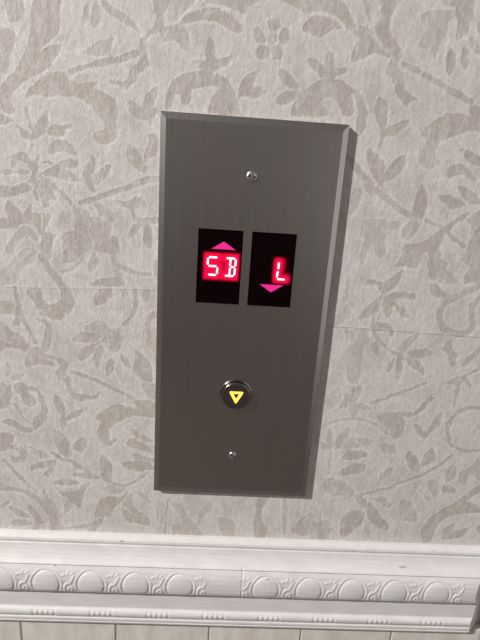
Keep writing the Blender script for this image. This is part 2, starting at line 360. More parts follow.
0.8 0 574,-1868 627,-1736 728,-1654 761,-1756 868,-1725 924,-1827 870,-1935 801,-1912 770,-1834 711,-1902
0.9 0 996,-1864 1003,-1745 1096,-1612 1187,-1634 1179,-1738 1101,-1820 1043,-1888
0.7 0 781,-1351 885,-1322 1019,-1365 1100,-1486 1032,-1464 918,-1419 838,-1472
0.7 0 1208,-1789 1245,-1735 1268,-1892 1216,-1921
0.9 0 694,1478 755,1506 757,1447 731,1397 702,1419
1 0 793,1328 864,1296 927,1226 935,1176 967,1228 1025,1282 1069,1297 1064,1210 1007,1143 945,1113 939,1062 893,1097 827,1182 799,1267
1 46 622,1280 710,1211 778,1153 855,1082
1 43 855,1082 975,1000 1112,917 1200,883
1 0 1182,987 1194,1078 1216,1106 1261,1044 1279,941 1257,873 1200,883 1177,934
0.7 0 738,1049 794,1040 789,975 759,894 722,866 693,981
0.8 0 813,1092 943,1036 864,1018 803,1066
0.6 0 834,846 933,826 1068,848 1113,824 1025,765 979,707 916,758 855,794
0.9 0 1126,744 1143,812 1207,843 1252,819 1186,720
0.8 0 1168,1337 1255,1365 1277,1276 1269,1218 1205,1231 1166,1280
0.9 0 1145,1436 1237,1465 1281,1423 1277,1344 1212,1334 1187,1406
1 0 1438,1366 1501,1359 1609,1315 1620,1264 1545,1265 1486,1313
1 0 1382,1179 1379,1225 1422,1262 1484,1261 1556,1213 1592,1157 1526,1177 1448,1189 1410,1163
1 0 1476,1115 1539,1113 1612,1064 1668,1008 1586,1002 1514,1046
1 0 1325,1051 1426,1046 1504,1033 1555,1000 1517,968 1442,963 1371,1007
0.8 25 1282,868 1351,841 1417,827
1 32 1344,735 1477,849 1588,932
0.9 0 1588,869 1614,932 1684,960 1712,827 1631,785 1644,847
0.7 0 1286,1265 1301,1280 1326,1262 1312,1241
0.65 0 830,842 980,851 1045,788 1016,705 1024,610 986,580 936,632 922,686 890,615 862,516 840,571 854,668 874,724 826,721
0.8 0 1127,753 1137,821 1226,867 1212,785 1164,742
1 0 911,363 933,407 1034,399 1101,432 1176,493 1152,378 1090,316 1056,256 1026,166 960,117 890,98 923,174 987,237 1035,298 996,368
1 0 1066,286 1147,319 1291,321 1312,285 1257,268 1168,277 1151,247 1240,193 1293,136 1235,133 1173,204 1139,231 1144,158 1119,126 1076,169 1065,242
0.9 0 1017,75 1112,81 1150,23 1077,18 1036,1
0.8 24 1010,179 1012,60 1059,-59
0.45 0 708,43 742,237 773,440 793,284 846,214 802,108 739,29
0.5 0 815,4 905,-7 913,-67 825,-72
1 0 1109,517 1158,604 1154,673 1254,700 1357,754 1430,813 1489,870 1540,893 1485,816 1426,758 1430,662 1457,594 1513,563 1487,512 1442,481 1436,438 1400,435 1364,519 1351,630 1321,642 1291,570 1272,513 1185,529
0.8 0 1454,496 1516,507 1573,474 1604,426 1520,414 1460,425
1 0 1398,407 1450,403 1502,355 1579,330 1540,306 1468,302 1417,343
0.9 27 1469,788 1528,737 1607,697
1 0 1576,602 1620,632 1631,716 1656,800 1706,830 1788,444 1702,439 1662,422 1637,478 1671,523 1631,577
0.9 51 1794,416 1677,351 1547,270 1515,164 1572,62 1713,24 1789,90 1755,253 1815,315
0.8 0 1581,896 1691,903 1709,817 1640,812 1615,865
0.9 27 1007,100 1036,-4 1126,-106 1240,-170 1294,-136
0.9 0 1053,80 1141,78 1182,4 1177,-57 1144,17 1075,36
0.9 0 1020,-97 1062,-79 1101,-139 1101,-194 1045,-165
0.9 0 1181,-324 1189,-228 1230,-202 1221,-290
1 0 1241,-178 1290,-160 1296,-286 1281,-383 1251,-336
0.6 0 802,-2 974,23 1003,-82 966,-131 979,-335 963,-432 885,-420 850,-262 857,-91
0.8 0 839,-653 885,-534 937,-466 997,-463 980,-562 913,-632
0.8 30 1093,-598 1179,-560 1279,-513 1350,-477
0.6 27 721,-828 852,-761 1021,-744 1167,-788 1273,-869
0.6 0 930,-648 969,-596 1063,-608 1101,-656 994,-661 997,-746 951,-748
0.8 0 1170,-703 1257,-665 1352,-676 1394,-742 1401,-880 1357,-899 1283,-834 1198,-786
0.45 0 723,-576 801,-473 855,-536 806,-638 719,-676
0.7 0 844,-942 882,-871 952,-816 937,-938
1 0 1241,-131 1268,-68 1331,-3 1389,8 1356,-63 1294,-136
1 0 1313,-158 1381,-120 1469,-111 1521,-147 1467,-181 1364,-195
1 0 1318,-189 1412,-216 1468,-276 1480,-340 1393,-280 1343,-251
0.9 19 1160,-136 1269,-164
1 0 1582,-112 1607,-48 1675,-14 1655,-61 1689,-122 1738,-142 1718,-191 1713,-247 1673,-233 1640,-140
0.9 24 1351,-485 1450,-431 1506,-403
1 0 1326,-661 1457,-654 1507,-584 1557,-515 1612,-521 1569,-581 1519,-651 1450,-702 1371,-701
1 0 1652,-403 1740,-342 1851,-287 1927,-211 1939,-266 1827,-321 1889,-399 1881,-432 1807,-371 1791,-486 1779,-621 1760,-488 1751,-398
1 0 1477,-772 1524,-770 1575,-836 1627,-730 1681,-643 1695,-761 1630,-833 1592,-888 1515,-857
1 38 2008,-592 1870,-607 1779,-705 1763,-827 1800,-895
0.9 0 1763,-228 1822,-146 1892,-48 1905,-110 1832,-193 1796,-242
0.8 0 1275,-680 1321,-678 1397,-759 1395,-845 1344,-917 1307,-884
0.7 19 1951,-852 2036,-726
1 0 773,-848 805,-863 828,-984 803,-1038 777,-951
1 0 850,-1035 847,-948 893,-876 948,-822 938,-926 894,-1007
0.8 0 725,-971 781,-986 832,-1019 804,-1047 738,-1023
0.6 0 910,-1015 948,-943 1038,-912 1167,-932 1112,-987 1004,-1010
1 0 921,-1103 976,-1038 1103,-1041 1125,-1084 1020,-1125 949,-1128
1 0 896,-1285 935,-1210 1040,-1160 1137,-1164 1115,-1238 1007,-1270
0.9 30 1098,-1470 1223,-1427 1409,-1362
0.7 0 800,-1418 805,-1326 883,-1304 986,-1354 1062,-1443 1023,-1521 968,-1467 905,-1488 836,-1454
1 0 1065,-1462 1167,-1495 1260,-1567 1342,-1679 1421,-1753 1413,-1813 1307,-1778 1230,-1703 1200,-1608 1126,-1554
1 0 994,-1870 999,-1713 1055,-1634 1150,-1610 1183,-1725 1113,-1826 1039,-1898
0.8 0 1232,-1492 1327,-1469 1404,-1541 1377,-1581 1303,-1527
0.7 0 1264,-1267 1317,-1192 1371,-1171 1345,-1264 1286,-1303
0.6 0 1222,-982 1264,-945 1348,-976 1359,-1046 1264,-1051
0.4 0 691,-1611 789,-1607 820,-1740 895,-1815 895,-1954 745,-1960
0.8 19 822,-1270 823,-1072
1 0 1461,-1087 1474,-1009 1544,-1064 1595,-1159 1590,-1228 1512,-1182
1 0 1602,-1149 1610,-1041 1667,-971 1692,-998 1706,-1095 1646,-1147
1 26 1398,-1347 1497,-1302 1627,-1236 1750,-1142 1853,-1039
0.9 0 1681,-1294 1777,-1289 1796,-1389 1782,-1461 1716,-1393
1 0 1826,-1267 1839,-1147 1898,-1134 1915,-1223 1876,-1295
1 0 1797,-1349 1873,-1325 1945,-1372 1908,-1415 1833,-1398
0.9 0 1957,-1301 1947,-1201 2031,-1138 2098,-1037 2148,-1272 2047,-1216 2014,-1318
1 0 1746,-1918 1720,-1768 1834,-1594 1962,-1505 2048,-1398 2154,-1302 2169,-1372 2065,-1480 2194,-1536 2205,-1588 2002,-1618 1886,-1676 1847,-1763 1819,-1915
1 0 1926,-1889 1907,-1792 2002,-1713 2001,-1799 2138,-1750 2119,-1837 2015,-1874
0.9 0 2202,-1747 2243,-1724 2266,-1831
0.7 0 1477,-1506 1566,-1502 1637,-1603 1655,-1707 1507,-1692
1 29 1746,-750 1795,-917 1949,-996 2086,-979
0.8 19 1959,-871 2031,-763
0.6 20 1595,-1358 1744,-1494
"""
def spline(P, closed, k=5):
    P = np.array(P, float); n = len(P); out = []
    rng = range(n) if closed else range(n-1)
    for i in rng:
        g = (lambda j: P[j % n]) if closed else (lambda j: P[min(max(j, 0), n-1)])
        p0, p1, p2, p3 = g(i-1), g(i), g(i+1), g(i+2)
        for t in np.arange(k)/k:
            # tension .38 keeps leaf tips pointed
            m1, m2 = .38*(p2-p0), .38*(p3-p1)
            out.append((2*t**3-3*t**2+1)*p1+(t**3-2*t**2+t)*m1+(-2*t**3+3*t**2)*p2+(t**3-t**2)*m2)
    if not closed: out.append(P[-1])
    return np.array(out)
def seg_dist(X, Z, A, closed):
    B = np.roll(A, -1, 0) if closed else A[1:]; A0 = A if closed else A[:-1]
    d = np.full(X.shape, 1e9); ins = np.zeros(X.shape, bool)
    for (ax, az), (bx, bz) in zip(A0, B):
        ux, uz = bx-ax, bz-az; L = ux*ux+uz*uz+1e-12
        t = np.clip(((X-ax)*ux+(Z-az)*uz)/L, 0, 1)
        d = np.minimum(d, (X-ax-t*ux)**2+(Z-az-t*uz)**2)
        if closed:
            c = (az > Z) != (bz > Z)
            if c.any(): ins ^= c & (X < (bx-ax)*(Z-az)/(bz-az+1e-20)+ax)
    return np.sqrt(d), ins
def smooth01(x): x = np.clip(x, 0, 1); return x*x*(3-2*x)
def value_noise(X, Z, cell, seed):
    r = np.random.RandomState(seed).rand(256, 256)
    u, v = X/cell+1000, Z/cell+1000
    i, j = np.floor(u).astype(int), np.floor(v).astype(int); fu, fv = smooth01(u-i), smooth01(v-j)
    g = lambda a, b: r[a % 256, b % 256]
    return (g(i,j)*(1-fu)+g(i+1,j)*fu)*(1-fv)+(g(i,j+1)*(1-fu)+g(i+1,j+1)*fu)*fv - .5
STEP = .00066
gx = np.arange(-.236, .262, STEP); gz = np.arange(-.200, .262, STEP)
GX, GZ = np.meshgrid(gx, gz)
wob = .0011*value_noise(GX, GZ, .0042, 1) + .0009*value_noise(GX, GZ, .0017, 2)
fill = np.zeros(GX.shape); line = np.zeros(GX.shape); pale = np.zeros(GX.shape)
def window(P, pad):
    x0, z0 = P.min(0)-pad; x1, z1 = P.max(0)+pad
    i0, i1 = np.searchsorted(gx, [x0, x1]); j0, j1 = np.searchsorted(gz, [z0, z1])
    return slice(j0, j1), slice(i0, i1)
for row in PRINT.strip().splitlines():
    a = row.split(); w, wd = float(a[0]), float(a[1])*1e-4
    pts = [tuple(float(v)*1e-4 for v in p.split(',')) for p in a[2:]]
    A = spline(pts, wd == 0); s = window(A, wd/2+.003)
    if fill[s].size == 0: continue
    d, ins = seg_dist(GX[s], GZ[s], A, wd == 0)
    sd = (np.where(ins, -d, d) if wd == 0 else d-wd/2) + wob[s]
    inner = 1-.18*smooth01(1-np.abs(sd+.0009)/.0009)      # slightly thinner ink just inside the edge
    f = w*smooth01(.5-sd/.0009)
    halo = smooth01((sd)/.0006)*smooth01((.0021-sd)/.0009)
    pale[s] = np.maximum(pale[s]*(1-.8*f), .55*halo*(1-fill[s]))
    fill[s] = np.maximum(fill[s]*(1-.25*halo*w), f)
def draw(ch, pts, wd, v):
    A = np.array(pts); s = window(A, wd+.001)
    d, _ = seg_dist(GX[s], GZ[s], A, False)
    ch[s] = np.maximum(ch[s], v*smooth01((wd/2+.0003-d)/.0006))
# seams of the paper, the crack under the panel and the scuffs
draw(line, [(-.24,.0170),(-.178,.0190),(-.12,.0212),(-.06,.0240)], .0005, .32); draw(pale, [(-.24,.0180),(-.178,.0200),(-.12,.0222),(-.06,.0250)], .0007, .9)
draw(line, [(.06,.0030),(.11,.0022),(.15,.0012),(.262,-.0004)], .0006, .50); draw(pale, [(.06,.0041),(.11,.0034),(.262,.0008)], .0006, .6)
draw(line, [(-.0520,-.157),(-.0530,-.172),(-.0528,-.178),(-.0542,-.194)], .0006, .75)
draw(line, [(.0335,-.158),(.0338,-.190)], .0005, .25)
for Lp in [[(-0.1598,0.148), (-0.151,0.1547), (-0.1382,0.1645)],[(-0.1691,0.0886), (-0.1627,0.0931), (-0.1551,0.0949), (-0.1492,0.0899), (-0.1463,0.0799), (-0.1463,0.0661), (-0.1484,0.0518)],[(-0.1664,0.0786), (-0.1592,0.0839), (-0.1532,0.0809), (-0.1495,0.0729)],[(-0.1781,0.0318), (-0.1674,0.042), (-0.1591,0.0504)],[(-0.1785,0.0259), (-0.1663,0.0369), (-0.1557,0.0478)],[(-0.1746,0.0209), (-0.1638,0.0312), (-0.1538,0.0435)],[(-0.1777,0.0377), (-0.17,0.0454), (-0.1618,0.0524)],[(-0.1509,0.004), (-0.1439,-0.0041), (-0.1365,-0.0045), (-0.1286,0.0076), (-0.1304,0.0198)],[(-0.1311,0.0978), (-0.1341,0.0909), (-0.1338,0.0821), (-0.1291,0.0776), (-0.1233,0.0835), (-0.1216,0.0931), (-0.1256,0.0988), (-0.1311,0.0978)],[(-0.1151,0.0771), (-0.1119,0.0662), (-0.1107,0.0541), (-0.1146,0.0416)],[(-0.0651,0.1879), (-0.0589,0.1963), (-0.0502,0.2049), (-0.041,0.2134)],[(-0.0374,0.2053), (-0.0262,0.2095), (-0.0159,0.2085), (-0.0103,0.2016)],[(0.0255,0.2071), (0.0354,0.2123), (0.0466,0.2103), (0.0533,0.204)],[(0.0721,0.2059), (0.0774,0.197), (0.0863,0.1912)],[(0.0839,0.194), (0.0889,0.1872)],[(-0.182,-0.0214), (-0.1733,-0.0241)],[(-0.1498,-0.0341), (-0.1416,-0.0386), (-0.1389,-0.046)],[(0.1195,-0.1506), (0.1195,-0.169), (0.1171,-0.1838)],[(0.0659,-0.0608), (0.0797,-0.0539), (0.0907,-0.0507), (0.0994,-0.0555)],[(-0.1062,0.025), (-0.1005,0.0139), (-0.0977,-0.0015)],[(-0.17,-0.0671), (-0.1666,-0.0888), (-0.1623,-0.0957)],[(-0.1045,-0.1175), (-0.0964,-0.1313), (-0.0941,-0.1603)],[(0.0017,0.2053), (0.0094,0.1915)],[(0.1076,0.1807), (0.1175,0.1934), (0.1246,0.2057)],[(0.1233,0.1111), (0.1332,0.1165), (0.1449,0.1118)],[(0.0938,-0.127), (0.0897,-0.142), (0.0797,-0.1524)],[(0.1513,-0.1962), (0.1524,-0.1697), (0.1613,-0.1538)],[(0.1436,0.0603), (0.1429,0.0475), (0.1515,0.0427)],[(-0.1796,-0.1184), (-0.176,-0.1127), (-0.1714,-0.1162)],[(0.1005,-0.0934), (0.1129,-0.1041), (0.1187,-0.121)],[(0.077,0.0244), (0.0833,0.0169), (0.0834,0.005)],[(-0.0908,-0.1652), (-0.0798,-0.1748), (-0.067,-0.1762)],[(-0.1128,0.1187), (-0.1048,0.1127), (-0.0994,0.1032)]]:
    draw(pale, [tuple(v) for v in spline(Lp, False)], .0009, .95)
for x, z in ((-.1422,.1089),(-.1395,.1094),(-.1375,.1084),(-.1386,.1080)): draw(line, [(x-.0006,z),(x+.0006,z+.0002)], .0007, .8)

ox0 = np.arange(-1.1, -.236, .009); ox1 = np.arange(gx[-1]+.002, .27, .002); oz1 = np.arange(gz[-1]+.003, 1.2, .009)
xs = np.concatenate([ox0, gx, ox1]); zs = np.concatenate([[-1.05, -.5, -.232, -.215], gz, oz1])
def refl(v, a, n):     # the print repeats away from the panel, mirrored at each repeat
    k = np.round((v-a[0])/STEP).astype(int); p = 2*(n-1); k = np.mod(k, p); return np.where(k >= n, p-k, k)
ix = refl(xs, gx, len(gx)); iz = refl(zs, gz, len(gz))
sel = np.ix_(iz, ix)
inx = (xs >= gx[0]-1e-6) & (xs <= gx[-1]+1e-6); inz = (zs >= gz[0]-1e-6) & (zs <= gz[-1]+1e-6)
near = np.outer(inz, inx)
XX, ZZ = np.meshgrid(xs, zs)
P = np.stack([XX, np.full(XX.shape, YW), ZZ], -1)
P[..., 1] += np.where(near, .00025*value_noise(XX, ZZ, .03, 5), 0)
col = np.stack([fill[sel], np.where(near, line[sel], 0), pale[sel], np.ones(XX.shape)], -1)
wall = link('wall_back', grid_mesh('wall_back', P, {'print': col}), M_paper); struct(wall)
# ------------------------------------------------------------------ lower wall, rail, casing, floor
bm = bmesh.new()
gro = [-.1802+.0848*k for k in range(-10, 6)]; gro = [g for g in gro if -1.08 < g < .262]
prof = [(-1.1, 0)]
for g in gro: prof += [(g-.0011, 0), (g-.0005, .0013), (g+.0005, .0013), (g+.0011, 0)]
prof.append((.27, 0))
tp = [bm.verts.new((x, YW-.008+d, -.2815)) for x, d in prof]; bt = [bm.verts.new((x, YW-.008+d, -1.05)) for x, d in prof]
for i in range(len(prof)-1): bm.faces.new((tp[i], bt[i], bt[i+1], tp[i+1]))
bk = [bm.verts.new((x, YW+.0002, -.2815)) for x, d in prof]
for i in range(len(prof)-1): bm.faces.new((bk[i], tp[i], tp[i+1], bk[i+1]))
struct(obj('wall_lower', bm, M_lower))

# chair rail: a moulded profile (depth, z) swept along x with carved relief
prof = [(0,-193.5),(2.5,-193.6),(4.8,-194.4),(6.4,-196),(6.9,-198),(6.4,-199.6),(6.3,-200.2),(7.2,-200.6),(7.8,-203.0),(8.8,-206.0),(10.4,-209.2),(12.4,-212.0),(14.6,-214.0),(15.2,-214.6),
        (15.0,-215.3),(14.4,-215.8),(15.0,-216.6),(16.4,-219.5),(17.6,-223.5),(18.2,-228.0),(18.3,-233.0),(17.9,-237.5),(16.9,-241.0),(15.4,-242.6),(13.4,-243.4),(12.2,-243.8),
        (12.0,-245.0),(12.0,-254.0),(12.0,-262.6),(12.6,-263.4),(14.0,-264.2),(14.9,-266.0),(15.0,-268.2),(14.3,-270.4),(13.2,-271.4),(13.1,-272.4),(13.9,-273.2),(13.9,-275.4),(12.9,-276.2),(12.9,-277.0),(13.4,-277.8),(12.6,-279.8),(8.0,-280.6),(0,-280.8)]
prof = np.array(prof)*1e-3
seg = np.r_[0, np.cumsum(np.hypot(*np.diff(prof, axis=0).T))]
s = np.unique(np.concatenate([np.linspace(0, seg[-1], 300), seg])); pd = np.interp(s, seg, prof[:,0]); pz = np.interp(s, seg, prof[:,1])
k = np.ones(3)/3
for _ in range(1):
    pd[1:-1] = np.convolve(pd, k, 'valid'); pz[1:-1] = np.convolve(pz, k, 'valid')
tx = np.gradient(pd); tz = np.gradient(pz); ln = np.hypot(tx, tz)+1e-12; nd_, nz_ = -tz/ln, tx/ln
rx = np.concatenate([np.arange(-1.1, -.25, .004), np.arange(-.25, .2400, .00055), [.24]])
X, S = np.meshgrid(rx, s); D = np.repeat(pd[:,None], len(rx), 1); Z = np.repeat(pz[:,None], len(rx), 1)
def gs(dx, dz, sx, sz): return np.exp(-(dx/sx)**2-(dz/sz)**2)
band = smooth01((Z+.2425)/.004*1.)*smooth01((-.2175-Z)/.003)*(D > .0138)
h = np.zeros(X.shape); PIT = .0377
OFF = np.where(X > 0, -.0017, -.0003); u = (X-OFF)/PIT; kk = np.round(u); dx = (u-kk)*PIT
missing = (kk == 0) | (kk > 5)
r = np.hypot(dx/.0110, (Z+.2325)/.0126)
egg = .0008*np.sqrt(np.clip(1-r**2, 0, 1)) - .00034*np.exp(-((r-1.04)/.06)**2) + .00035*np.exp(-((r-1.18)/.08)**2)*(Z > -.236)
h += np.where(missing, 0, egg)
# scrolled flourish between two eggs
u2 = (X-OFF)/PIT-.5; dx2 = (u2-np.round(u2))*PIT
def stroke(pts, wd, amp):
    A = np.array(pts)*1e-3; best = np.full(X.shape, 1e9)
    for (ax, az), (bx, bz) in zip(A, A[1:]):
        ux, uz = bx-ax, bz-az; t = np.clip(((dx2-ax)*ux+(Z-az)*uz)/(ux*ux+uz*uz), 0, 1)
        best = np.minimum(best, np.hypot(dx2-ax-t*ux, Z-az-t*uz))
    return amp*np.exp(-(best/wd)**2)
fl = stroke([(-3.2,-239.5),(-3.6,-235),(-1.5,-231.5),(1.2,-231),(2.8,-228),(4.4,-224)], .0009, .0016)
fl += stroke([(-.6,-239),(.4,-236),(2.6,-235.2),(3.4,-237.8),(1.6,-239.4)], .0008, .0014)
fl += stroke([(-5.2,-224),(-3.4,-222.6)], .0009, .0012)+stroke([(-1.2,-223),(-.2,-220.8)], .0009, .0013)+stroke([(2.0,-222.6),(3.6,-221.2)], .0009, .0012)
fl -= stroke([(-5.0,-240),(-5.0,-234),(-2.6,-229)], .0006, .0008)
h += np.where((np.abs(X-.0+.0) < .0165), .1*fl, .34*fl)
h = h*band
h -= .0004*np.exp(-((X-.0150)/.0006)**2)*(D > .0138)*(Z > -.243)        # joint of two lengths
# small beads along the lower fillet
u3 = (X+.0075)/.0495; dx3 = (u3-np.round(u3))*.0495
for c in (-.0068,-.0023,.0023,.0068): h += .0008*gs(dx3-c, Z+.2672, .0016, .0022)*(D > .0125)*(Z < -.2635)
h -= .0005*smooth01((.0105-np.abs(dx3))/.001)*gs(0, Z+.2672, 1, .0035)*(D > .0125)*(Z < -.2635)
fade = smooth01((.2400-X-1.1*D)/.004); h = h*smooth01((X+.26)/.02)*fade
D2 = D+h*nd_[:,None]; Z2 = Z+h*nz_[:,None]
xend = .2420-1.1*D                                            # mitred end: the further from the wall the shorter
X2 = np.minimum(X, xend)
dark_marks = np.zeros(X.shape)  # darker lines along the moulding grooves, plus small dark spots
def spot(x, z, rx_, rz_, v):
    global dark_marks
    dark_marks = np.maximum(dark_marks, v*np.exp(-((X-x)/rx_)**4-((Z-z)/rz_)**4))
dark_marks = np.maximum(dark_marks, .28*np.exp(-((Z+.2151)/.0006)**2)*(.4+1.2*(value_noise(X, Z*0, .012, 9)+.5)*.6))
dark_marks = np.maximum(dark_marks, .22*np.exp(-((Z+.1998)/.0006)**2)*(.3+.9*(value_noise(X, Z*0, .009, 11)+.5)))
dark_marks = np.maximum(dark_marks, .25*np.exp(-((Z+.2716)/.0006)**2)); dark_marks = np.maximum(dark_marks, .18*np.exp(-((Z+.2765)/.0005)**2))
spot(-.1440,-.2158,.0008,.0009,.95); spot(-.0895,-.1966,.0015,.0006,.85); spot(.1555,-.2098,.0034,.0007,.6); spot(.0372,-.2215,.0014,.0008,.6)
spot(.1120,-.1978,.0008,.0006,.7); spot(-.1715,-.2020,.0006,.0006,.6); spot(.085,-.2150,.009,.0006,.55); spot(.183,-.1960,.0007,.0006,.6)
Pm = np.stack([X2, YW-D2, Z2], -1)
me = grid_mesh('chair_rail', Pm, {'dark_marks': dark_marks})
rail = link('trim_1', me, M_paint)
bm = bmesh.new(); bm.from_mesh(me)
bm.verts.ensure_lookup_table(); n = len(rx)
ends = [bm.verts[i*n+n-1] for i in range(len(s))]
cap = [bm.verts.new(v.co) for v in ends]
bmesh.ops.recalc_face_normals(bm, faces=bm.faces)
f = bm.faces.new(cap); f.smooth = False
f.normal_update()
if f.normal.x < 0: f.normal_flip()
bmesh.ops.triangulate(bm, faces=[f])
bm.to_mesh(me); bm.free()
# make the moulding face outwards
me.update()
mid = me.polygons[len(me.polygons)//2]
if mid.normal.y > 0:
    me.flip_normals()
struct(rail)
# casing of the doorway right of the rail and the white door slab inside it
bm = bmesh.new()
pr = [(.003,0),(.003,-.004),(.006,-.007),(.010,-.010),(.014,-.013),(.060,-.016),(.070,-.016),(.074,-.012),(.074,0)]
a = [bm.verts.new((.2425+x, YW+y, -1.05)) for x, y in pr]; b_ = [bm.verts.new((.2425+x, YW+y, 1.15)) for x, y in pr]
for i in range(len(pr)-1): bm.faces.new((a[i], a[i+1], b_[i+1], b_[i]))
bm.faces.new(a); bm.faces.new(b_[::-1])
struct(obj('trim_2', bm, M_paint))
bm = bmesh.new(); box(bm, .3165, 1.1, YW-.001, YW+.035, -1.045, 1.15, .002)
for z0, z1 in ((-.95,-.15),(.0,1.0)):
    box(bm, .42, .98, YW-.006, YW-.0008, z0, z1, .0045)
struct(obj('door_1', bm, M_paint))
bm = bmesh.new(); box(bm, -2.2, 2.2, -3.0, YW+.06, -1.10, -1.05)
struct(obj('floor', bm, M_floor))

# ------------------------------------------------------------------ elevator call panel
def empty(name, loc):
    o = bpy.data.objects.new(name, None); C.objects.link(o); o.location = loc; o.empty_display_size = .02; return o
panel = empty('elevator_call_panel', (0, 0, 0))
panel['label'] = 'brushed steel elevator call panel with two red displays and a lit down button'
panel['category'] = 'elevator panel'
mm = 1e-3
W1, H1, W0, H0 = 59.6*mm, 141.8*mm, 63.5*mm, 146.3*mm
YF = -.0013
# bevelled face plate with two window cut-outs
HX = [(-35.1,-3.1),(3.1,35.2)]; HZ = (17.3,71.4)
xs_ = [-W1, -35.1*mm, -3.1*mm, 3.1*mm, 35.2*mm, W1]; zs_ = [-H1, 17.3*mm, 71.4*mm, H1]
bm = bmesh.new()
V = {}
for i, x in enumerate(xs_):
    for j, z in enumerate(zs_): V[i, j] = bm.verts.new((x, YF, z))
for i in range(5):
    for j in range(3):
        if j == 1 and i in (1, 3): continue
        bm.faces.new((V[i,j], V[i+1,j], V[i+1,j+1], V[i,j+1]))
for i in (1, 3):                                   # sides of the cut-outs
    c = [V[i,1], V[i+1,1], V[i+1,2], V[i,2]]; d_ = [bm.verts.new((v.co.x, YF+.0030, v.co.z)) for v in c]
    for q in range(4): bm.faces.new((c[q], c[(q+1)%4], d_[(q+1)%4], d_[q]))
per = [V[i,0] for i in range(6)]+[V[5,1], V[5,2], V[5,3]]+[V[i,3] for i in (4,3,2,1,0)]+[V[0,2], V[0,1]]
def out(v, y, fx, fz):
    x, z = v.co.x, v.co.z
    return bm.verts.new((math.copysign(fx, x) if abs(abs(x)-W1) < 1e-6 else x, y, math.copysign(fz, z) if abs(abs(z)-H1) < 1e-6 else z))
r1 = [out(v, -.0003, W0, H0) for v in per]; r2 = [out(v, YW-.0001, W0, H0) for v in per]
bev = []
for q in range(len(per)):
    k2 = (q+1) % len(per)
    bev.append(bm.faces.new((per[q], per[k2], r1[k2], r1[q]))); bev.append(bm.faces.new((r1[q], r1[k2], r2[k2], r2[q])))
for f in bev: f.material_index = 1
plate = obj('face_plate', bm, [M_steel, M_edge], panel)

# displays
def seg_poly(p, q, w, cut=.45):
    """elongated hexagon from p to q"""
    p, q = Vector(p), Vector(q); d = (q-p).normalized(); n = Vector((-d.y, d.x))*w/2; e = d*w*cut
    return [tuple(v) for v in (p, p+e+n, q-e+n, q, q-e-n, p+e-n)]
YD = -.0004
def make_display(x0, x1, label, segs, arrow, arrow_label, glow_box, spread):
    bm = bmesh.new(); box(bm, x0*mm, x1*mm, YD, YD+.0012, HZ[0]*mm, HZ[1]*mm)
    w = obj('display_window', bm, M_glass, panel); w['label'] = label
    # red diffuser lit from behind, brightest next to the segments
    gx0, gx1, gz0, gz1 = glow_box
    U, Vv = np.meshgrid(np.arange(gx0, gx1+.01, .35), np.arange(gz0, gz1+.01, .35))
    dist = np.full(U.shape, 1e9)
    for ch in segs:
        for p, q in ch:
            A = np.array([p, q]); d, _ = seg_dist(U, Vv, A, False); dist = np.minimum(dist, d)
    g = np.exp(-(np.clip(dist-.6, 0, 9)/spread)**2.8)
    edge = np.minimum(np.minimum(U-gx0, gx1-U), np.minimum(Vv-gz0, gz1-Vv)); g = g*smooth01(edge/2.6)
    me = grid_mesh('glow', np.stack([U*mm, np.full(U.shape, YD-.00012), Vv*mm], -1), {'glow': g})
    # outline slab keeps it a solid lens rather than a sheet
    bm = bmesh.new(); bm.from_mesh(me)
    bnd = [e for e in bm.edges if e.is_boundary]; r = bmesh.ops.extrude_edge_only(bm, edges=bnd)
    for v in [v for v in r['geom'] if isinstance(v, bmesh.types.BMVert)]: v.co.y = YD+.00002
    bm.to_mesh(me); bm.free()
    for p in me.polygons: p.use_smooth = False
    link('display_diffuser', me, M_glow, w)['label'] = 'glowing red area behind the characters'
    for ch in segs:
        bm = bmesh.new()
        for p, q in ch: prism(bm, [(a*mm, b*mm) for a, b in seg_poly(p, q, 1.3)], YD-.0004, YD-.00010)
        obj('display_character', bm, M_seg, w)
    bm = bmesh.new(); prism(bm, [(a*mm, b*mm) for a, b in arrow], YD-.0003, YD)
    obj('direction_arrow', bm, M_pink, w)['label'] = arrow_label
S_ = [((-26.9,51.3),(-20.6,51.3)), ((-27.4,50.8),(-27.6,45.5)), ((-27.0,44.9),(-21.0,44.9)), ((-20.3,44.3),(-20.6,39.2)), ((-27.0,38.5),(-21.2,38.5))]
B_ = [((-14.2,51.3),(-7.8,51.3)), ((-7.3,50.8),(-7.5,45.6)), ((-10.9,45.0),(-8.0,45.0)), ((-7.6,44.4),(-7.9,38.9)), ((-14.7,38.4),(-8.4,38.4)), ((-11.2,50.6),(-11.3,45.4)), ((-11.3,44.6),(-11.4,39.0))]
L_ = [((24.1,50.6),(23.9,45.5)), ((23.7,44.2),(23.4,39.0)), ((23.8,38.1),(29.4,38.1))]
make_display(-35.1, -3.1, 'left display window reading S B', [S_, B_], [(-25.3,57.4),(-7.9,57.4),(-16.7,62.9)], 'pink up arrow', (-32.2,-3.3,33.4,56.4), 5.6)
make_display(3.1, 35.2, 'right display window reading L', [L_], [(11.4,33.6),(19.9,28.0),(28.5,33.6)][::-1], 'pink down arrow', (18.4,35.0,33.2,55.6), 4.0)

